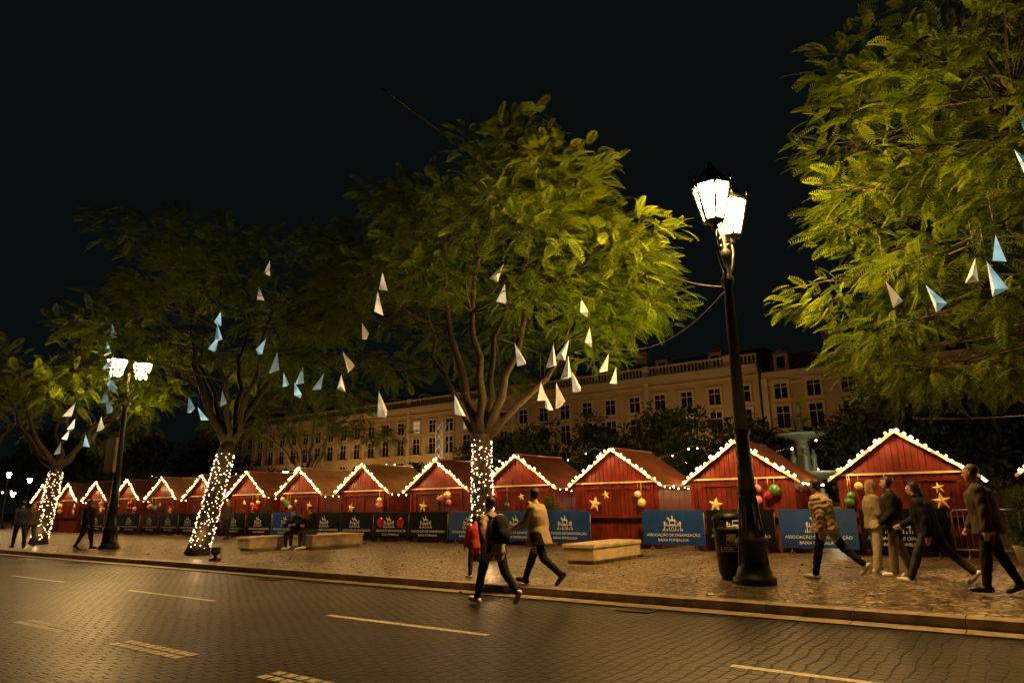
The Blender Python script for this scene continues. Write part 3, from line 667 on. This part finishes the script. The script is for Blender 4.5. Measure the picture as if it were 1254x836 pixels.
def shrub(x,y,h):
    rng=np.random.default_rng(int(abs(x*10))); b=MB(); b.lathe((0,0,0),[(.18,0),(.24,.35),(.26,.38),(.22,.38),(.2,.32)],'stone',14); b.tube([(0,0,.3),(0,0,h*.8)],[.03,.015],'bark',6)
    o=b.obj('potted_shrub',None,(x,y,PZ)); n=700; u=rng.normal(0,1,(n,3)); u/=np.linalg.norm(u,axis=1,keepdims=True)
    p=u*rng.uniform(.4,1,(n,1))*np.array([.32,.32,(h-.35)/2])+np.array([0,0,.35+(h-.35)/2])
    foliage('leaves',p,u+rng.normal(0,.4,(n,3)),rng.uniform(.06,.13,n),M['leafs'],o,rng,(LT_V,LT_F))
shrub(-12.75,19.6,1.7); shrub(-.1,18.2,1.6); shrub(.9,18.2,1.5); shrub(-28.4,19.6,1.4)

# ------------------------------------------------------------------ people
def loft_verts(st,n=16):
    vs=[]
    for c,rx,ry,ax,ay in st:
        for k in range(n):
            t=2*math.pi*k/n; vs.append(c+ax*(rx*math.cos(t))+ay*(ry*math.sin(t)))
    fs=[]
    for i in range(len(st)-1):
        for k in range(n):
            k2=(k+1)%n; fs.append((i*n+k,i*n+k2,(i+1)*n+k2,(i+1)*n+k))
    fs+= [tuple(range(n-1,-1,-1)),tuple(range((len(st)-1)*n,len(st)*n))]
    return vs,fs
def person(name,loc,face,H=1.72,lean=0,legs=((20,10),(-20,25)),arms=((-15,20),(15,20)),top='beige',pants='blackcl',shoe='shoew',hair='hair',
           bulk=1.0,hem=-.12,female=False,longhair=False,backpack=None,hood=False,turn=0,headpitch=0,seated=False,abd=(9,9),collar=True):
    V=[];F=[];lab=[]
    def addm(vs,fs):
        o=len(V); V.extend(vs); F.extend([tuple(i+o for i in f) for f in fs])
    X=Vector((1,0,0)); 
    def cap(p0,p1,r0,r1,m,sx=1.0,ax=None):
        d=(p1-p0); d.normalize()
        a=(ax if ax else X); a=(a-d*a.dot(d)).normalized(); c=d.cross(a)
        st=[]
        for q in (.98,.8,.45): st.append((p0-d*r0*q,r0*math.sqrt(1-q*q)*sx,r0*math.sqrt(1-q*q),a,c))
        for q in (0,.5,1): st.append((p0.lerp(p1,q),(r0+(r1-r0)*q)*sx,r0+(r1-r0)*q,a,c))
        for q in (.45,.8,.98): st.append((p1+d*r1*q,r1*math.sqrt(1-q*q)*sx,r1*math.sqrt(1-q*q),a,c))
        addm(*loft_verts(st,12)); lab.append((p0.copy(),p1.copy(),r0,r1,m))
    sw=.19 if not female else .172
    la=rad(lean); up=Vector((0,math.sin(la),math.cos(la))); fw=Vector((0,math.cos(la),-math.sin(la)))
    pel=Vector((0,0,.95)); feet=[]
    for sd,(a,k) in zip((-1,1),legs):
        hip=pel+X*sd*.098; a_=rad(a); k_=rad(k)
        td=Vector((sd*.03,math.sin(a_),-math.cos(a_))).normalized(); kn=hip+td*.43
        sdv=Vector((0,math.sin(a_-k_),-math.cos(a_-k_))); an=kn+sdv*.42
        g=(pants=='palepants'or pants=='khaki')
        cap(hip,kn,.102,.074 if not g else .082,pants); cap(kn,an,.074 if not g else .08,.054 if not g else .068,pants)
        cap(kn+sdv*.04-Vector((0,.015,0)),kn+sdv*.20-Vector((0,.02,0)),.064,.056,pants)
        cap(hip+Vector((0,-.03,-.02)),hip.lerp(kn,.4),.112,.095,pants)
        fp=(a_-k_)*.9 if (a-k)<-5 else max(0,(a_-k_)*.6)
        fd=Vector((sd*.12,math.cos(fp),math.sin(fp))).normalized(); fu=Vector((0,-math.sin(fp),math.cos(fp)))
        heel=an-fd*.045-fu*.045; ball=an+fd*.12-fu*.055; toe=an+fd*.175-fu*.06
        cap(heel,ball,.044,.044,shoe,1.05); cap(ball,toe,.044,.036,shoe,1.15); cap(an-fu*.01,an-fu*.04+fd*.03,.047,.047,shoe)
        feet.append(min(heel.z,ball.z,toe.z)-.044)
    def tp(z): return pel+up*z
    B=bulk*1.06
    if hem>-.2: st=[(tp(hem) if not seated else tp(-.03),.178*B,.135*B),(tp(hem+.03 if not seated else 0),.19*B,.147*B)]
    else: st=[(pel+Vector((0,0,hem)),.21*B,.18*B),(pel+Vector((0,0,hem+.02)),.22*B,.19*B),(tp(-.05),.195*B,.155*B)]
    st+= [(tp(.12),(.165 if female else .175)*B,.13*B),(tp(.30),.188*B,.142*B),(tp(.42),.19*B*(sw/.19),.13*B),(tp(.49),.16,.105),(tp(.53),.095,.08),(tp(.56),.06,.06)]
    addm(*loft_verts([(c,rx,ry,X,fw) for c,rx,ry in st],20))
    for q in range(1,len(st)-1): lab.append((st[q-1][0].copy(),st[q][0].copy(),.15*B if q<len(st)-2 else .08,.15*B if q<len(st)-2 else .07,top))
    if hem<-.2:
        for sx in (-1,1): lab.append((pel+X*sx*.08,pel+X*sx*.08+Vector((0,0,hem+.10)),.16,.16,top))
    yaw=rad(turn); hf=Vector((math.sin(yaw),math.cos(yaw),0)); hp=rad(headpitch+lean*.4)
    hfw=(hf*math.cos(hp)-Vector((0,0,1))*math.sin(hp)).normalized(); hx=hf.cross(Vector((0,0,1))).normalized(); hup=hx.cross(hfw).normalized()
    hc=tp(.60)+fw*.02+hup*.095+hfw*.012
    cap(tp(.50),tp(.60)+fw*.015,.062,.052,'skin')
    if collar: cap(tp(.515)-X*.03,tp(.515)+X*.03,.08,.08,top); 
    if hood: cap(tp(.50)-fw*.10-X*.06,tp(.50)-fw*.10+X*.06,.07,.07,top)
    hst=[]
    for z,rx,ry,oy in ((-.118,.020,.022,.045),(-.105,.040,.045,.035),(-.075,.056,.070,.018),(-.03,.068,.088,.006),(.02,.074,.097,0),(.06,.072,.093,-.004),(.09,.058,.075,-.008),(.108,.034,.045,-.01),(.116,.008,.01,-.01)):
        hst.append((hc+hup*z+hfw*oy,rx,ry,hx,hfw))
    addm(*loft_verts(hst,18))
    cap(hc+hfw*.088+hup*.005,hc+hfw*.108-hup*.025,.010,.014,'skin'); 
    for sx in (-1,1): cap(hc+hx*sx*.074+hup*.015,hc+hx*sx*.074-hup*.02,.016,.012,'skin')
    cap(hc-hfw*.03+hup*.045,hc-hfw*.015+hup*.05,.088,.088,'hairlab')
    if longhair:
        cap(hc-hfw*.05,hc-hfw*.075-hup*.20,.08,.055,'hairlab')
        for sx in (-1,1): cap(hc+hx*sx*.055-hfw*.02,hc+hx*sx*.06-hup*.17,.037,.027,'hairlab')
    for q,(sd,(a,e)) in enumerate(zip((-1,1),arms)):
        sh=tp(.45)+X*sd*sw; a_=rad(a); e_=rad(e); ab=rad(abd[q])
        ud=Vector((sd*math.sin(ab),math.sin(a_)*math.cos(ab),-math.cos(a_)*math.cos(ab))).normalized(); el=sh+ud*.285
        fd=Vector((sd*math.sin(ab)*.3-sd*(.25 if e>50 else 0),math.sin(a_+e_),-math.cos(a_+e_))).normalized(); wr=el+fd*.245
        cap(sh,el,.070*B,.058*B,top); cap(el,wr,.058*B,.042*B,top)
        side=(X-fd*X.dot(fd)).normalized(); nrm=fd.cross(side).normalized(); wide=nrm; flat=side
        cap(wr+fd*.02,wr+fd*.085,.030,.034,'skin',.62,ax=flat)
        for fi,(o,l) in enumerate(((-.027,.062),(-.009,.072),(.009,.068),(.027,.054))):
            p0=wr+fd*.10+wide*o; p1=p0+fd*l*.55-flat*sd*.008; p2=p1+(fd*.7-flat*sd*.7).normalized()*l*.5
            cap(p0,p1,.0095,.009,'skin'); cap(p1,p2,.009,.0075,'skin')
        t0=wr+fd*.045+wide*.03; t1=t0+(fd*.6+wide*.7).normalized()*.035; cap(t0,t1,.011,.010,'skin'); cap(t1,t1+fd*.028,.010,.008,'skin')
    me=bpy.data.meshes.new('tmp'); me.from_pydata([tuple(v) for v in V],[],F); me.update()
    tmp=bpy.data.objects.new('tmp',me); COL.objects.link(tmp)
    rm=tmp.modifiers.new('r','REMESH'); rm.mode='VOXEL'; rm.voxel_size=.0105; rm.use_smooth_shade=True
    sm=tmp.modifiers.new('s','SMOOTH'); sm.factor=.5; sm.iterations=2
    dg=bpy.context.evaluated_depsgraph_get(); nm=bpy.data.meshes.new_from_object(tmp.evaluated_get(dg)); bpy.data.objects.remove(tmp)
    npol=len(nm.polygons); cen=np.empty(npol*3,np.float32); nm.polygons.foreach_get('center',cen); cen=cen.reshape(-1,3)
    names=[]; D=[]
    for p0,p1,r0,r1,m in lab:
        a=np.array(p0);d=np.array(p1)-a; L2=(d@d)+1e-9; t=np.clip(((cen-a)@d)/L2,0,1); dist=np.linalg.norm(cen-(a+t[:,None]*d),axis=1)-(r0+(r1-r0)*t)
        D.append(dist); names.append(m)
    a=np.array(hc); rel=cen-a; zz=rel@np.array(hup); yy=rel@np.array(hfw); dh=np.linalg.norm(rel*np.array([1,1,.85]),axis=1)-.095
    D.append(dh); names.append('head')
    idx=np.argmin(np.array(D),axis=0)
    mats=list(dict.fromkeys([top,pants,shoe,'skin',hair]))
    for m in mats: nm.materials.append(M[m])
    look=[mats.index(hair) if n_=='hairlab' else mats.index('skin') if n_=='head' else mats.index(n_) for n_ in names]
    res=np.array(look)[idx]
    headmask=(np.linalg.norm(rel,axis=1)<.17)&(zz>-.135)
    ishair=headmask&((zz>.062)|((yy<.015)&(zz>-.045))|((yy<-.03)&(zz>-.08)))
    isface=headmask&~ishair&((yy>.0)|(zz<-.02))&(np.linalg.norm(rel,axis=1)<.135)
    res[isface]=mats.index('skin'); res[ishair]=mats.index(hair)
    nm.polygons.foreach_set('material_index',res.astype(np.int32))
    nv=len(nm.vertices); co=np.empty(nv*3,np.float32); nm.vertices.foreach_get('co',co); co=co.reshape(-1,3)
    no=np.empty(nv*3,np.float32); nm.vertices.foreach_get('normal',no); no=no.reshape(-1,3)
    A=.0045 if top=='puffer' else .0024
    amp=A*np.clip((hc.z-.17-co[:,2])/.05,0,1)*np.clip((co[:,2]-.12-min(feet))/.05,0,1)
    wv=np.sin(co[:,2]*(70 if top=='puffer' else 34)+3*np.sin(co[:,0]*21)+2*np.sin(co[:,1]*25))+.6*np.sin(co[:,2]*31+co[:,0]*47+co[:,1]*38)
    co=co+no*(amp*wv)[:,None]; nm.vertices.foreach_set('co',co.astype(np.float32).ravel()); nm.update()
    s=H/1.76; z0=min(feet)
    nm.transform(Matrix.Scale(s,4)@Matrix.Translation((0,0,-z0)))
    nm.name=name
    o=bpy.data.objects.new(name,nm); COL.objects.link(o); o.location=loc; o.rotation_euler=(0,0,face)
    ex=MB()
    for sx in (-1,1): ex.ball(hc+hx*sx*.031+hfw*.089+hup*.010,.011,'eye',8)
    for sx in (-1,1): ex.ball(hc+hx*sx*.032+hfw*.092+hup*.030,.014,hair,6,1,.6,.3)
    ex.ball(hc+hfw*.085-hup*.062,.022,'lip',8,1,.5,.32)
    def fin(mb,nn):
        mb.v=[tuple((Vector(v)-Vector((0,0,z0)))*s) for v in mb.v]; mb.obj(nn,o)
    fin(ex,'face_features')
    if backpack:
        bk=MB(); c=tp(.27)-fw*.25
        vs,fs=loft_verts([(c+up*z,rx,ry,X,fw) for z,rx,ry in ((-.235,.10,.05),(-.21,.145,.085),(-.05,.155,.10),(.1,.15,.095),(.19,.125,.075),(.225,.06,.035))],16); bk.add(vs,fs,backpack,True)
        vs,fs=loft_verts([(c-fw*.09+up*z,rx,ry,X,fw) for z,rx,ry in ((-.19,.08,.02),(-.17,.11,.045),(-.03,.11,.045),(0,.07,.02))],12); bk.add(vs,fs,backpack,True)
        for sx in (-1,1):
            bk.tube([c+X*sx*.08+up*.17+fw*.05,tp(.51)+X*sx*.10-fw*.03,tp(.47)+X*sx*.115+fw*.12,tp(.30)+X*sx*.13+fw*.165,tp(.12)+X*sx*.165+fw*.05,c+X*sx*.13-up*.15+fw*.05],.018,backpack,6)
        fin(bk,'backpack')
    return o
W=rad(90)
def spot(x,y,z=PZ): return (x,y,z)
person('man_with_backpack',spot(-6.85,8.85,0),W-.3,1.68,lean=6,legs=((24,6),(-24,26)),arms=((-34,25),(18,26)),top='beige',pants='blackcl',shoe='shoew',backpack='navy',bulk=1.18,hood=True,abd=(16,12))
person('woman_in_coat',spot(-7.0,10.35),W+.1,1.72,lean=5,legs=((-20,32),(26,4)),arms=((22,50),(-14,18)),top='beige',pants='blackcl',shoe='shoeb',bulk=1.22,hem=-.20,female=True,hood=True)
person('child_in_red_coat',spot(-8.6,10.55),W-.3,1.18,legs=((10,8),(-12,14)),arms=((10,15),(-10,15)),top='redcl',pants='grey',shoe='shoew',bulk=1.2)
person('man_in_puffer_jacket',spot(-2.95,13.55),W-.15,1.78,lean=7,legs=((18,6),(-30,20)),arms=((-14,18),(12,30)),top='puffer',pants='blackcl',shoe='shoew',bulk=1.32)
person('woman_in_pale_trousers',spot(-2.35,14.75),rad(-60),1.70,legs=((4,3),(-4,5)),arms=((10,70),(5,60)),top='khaki',pants='palepants',shoe='shoew',hair='blond',longhair=True,female=True,bulk=1.15)
person('man_in_black_jacket',spot(-1.95,14.2),rad(100),1.74,legs=((8,4),(-8,10)),arms=((5,40),(-5,20)),top='blackcl',pants='khaki',shoe='shoew',bulk=1.25)
person('striding_pedestrian',spot(-1.35,13.55),W-.1,1.74,lean=12,legs=((28,8),(-32,14)),arms=((-20,20),(25,40)),top='blackcl',pants='grey',shoe='shoew',longhair=True,female=True,bulk=1.25)
person('man_in_brown_coat',spot(-.5,12.55),W+.05,1.84,lean=6,legs=((10,4),(-12,12)),arms=((-8,12),(10,20)),top='brown',pants='blackcl',shoe='shoeb',bulk=1.32,hood=True,hem=-.16)
person('seated_person',spot(-20.05,15.0,PZ),rad(200),1.70,lean=14,legs=((84,84),(80,82)),arms=((35,60),(35,60)),top='navy',pants='blackcl',shoe='shoew',seated=True,bulk=1.15,headpitch=14)
person('seated_person',spot(-19.35,15.15,PZ),rad(180),1.72,lean=10,legs=((84,86),(78,80)),arms=((30,60),(40,50)),top='blackcl',pants='grey',shoe='shoew',seated=True,bulk=1.15,headpitch=8)
person('pedestrian',spot(-27.3,11.5),rad(-60),1.72,legs=((12,5),(-14,14)),arms=((-10,15),(12,15)),top='blackcl',pants='navy',shoe='shoeb',bulk=1.2)
person('pedestrian',spot(-30.8,10.6),W,1.74,legs=((14,5),(-14,14)),arms=((-10,15),(12,15)),top='navy',pants='blackcl',shoe='shoeb',bulk=1.2)
person('pedestrian',spot(-31.8,11.3),-W,1.68,legs=((8,5),(-10,14)),arms=((-10,15),(12,15)),top='brown',pants='grey',shoe='shoeb',bulk=1.2,female=True,longhair=True)
person('pedestrian',spot(-29.6,18.4),rad(180),1.7,legs=((3,2),(-3,3)),top='grey',pants='blackcl',shoe='shoeb',bulk=1.15)
person('pedestrian',spot(-36.8,15.4),W,1.7,legs=((14,5),(-14,14)),top='grey',pants='blackcl',shoe='shoeb',bulk=1.15)

# ------------------------------------------------------------------ world, camera
w=bpy.data.worlds.new('World'); S.world=w; w.use_nodes=True; nt=w.node_tree
bg=nt.nodes['Background']; sky=nt.nodes.new('ShaderNodeTexSky'); sky.sky_type='NISHITA'; sky.sun_disc=False
sky.sun_elevation=rad(-4); sky.sun_rotation=rad(150); bg.inputs['Strength'].default_value=0.002
nt.links.new(sky.outputs[0],bg.inputs['Color'])
b2=nt.nodes.new('ShaderNodeBackground'); b2.inputs['Color'].default_value=(0.62,0.92,0.95,1); b2.inputs['Strength'].default_value=0.0042
ad=nt.nodes.new('ShaderNodeAddShader'); nt.links.new(bg.outputs[0],ad.inputs[0]); nt.links.new(b2.outputs[0],ad.inputs[1])
nt.links.new(ad.outputs[0],nt.nodes['World Output'].inputs[0])
cd=bpy.data.cameras.new('camera'); cd.lens=24; cd.sensor_width=36; cd.clip_end=2000; cd.clip_start=.05
co=bpy.data.objects.new('camera',cd); COL.objects.link(co)
co.matrix_world=Matrix.Translation((0,0,1.5))@Matrix.Rotation(rad(36),4,'Z')@Matrix.Rotation(rad(103.4),4,'X')@Matrix.Rotation(rad(-.8),4,'Z')
S.camera=co
S.view_settings.view_transform='Standard'; S.view_settings.look='None'; S.view_settings.exposure=0
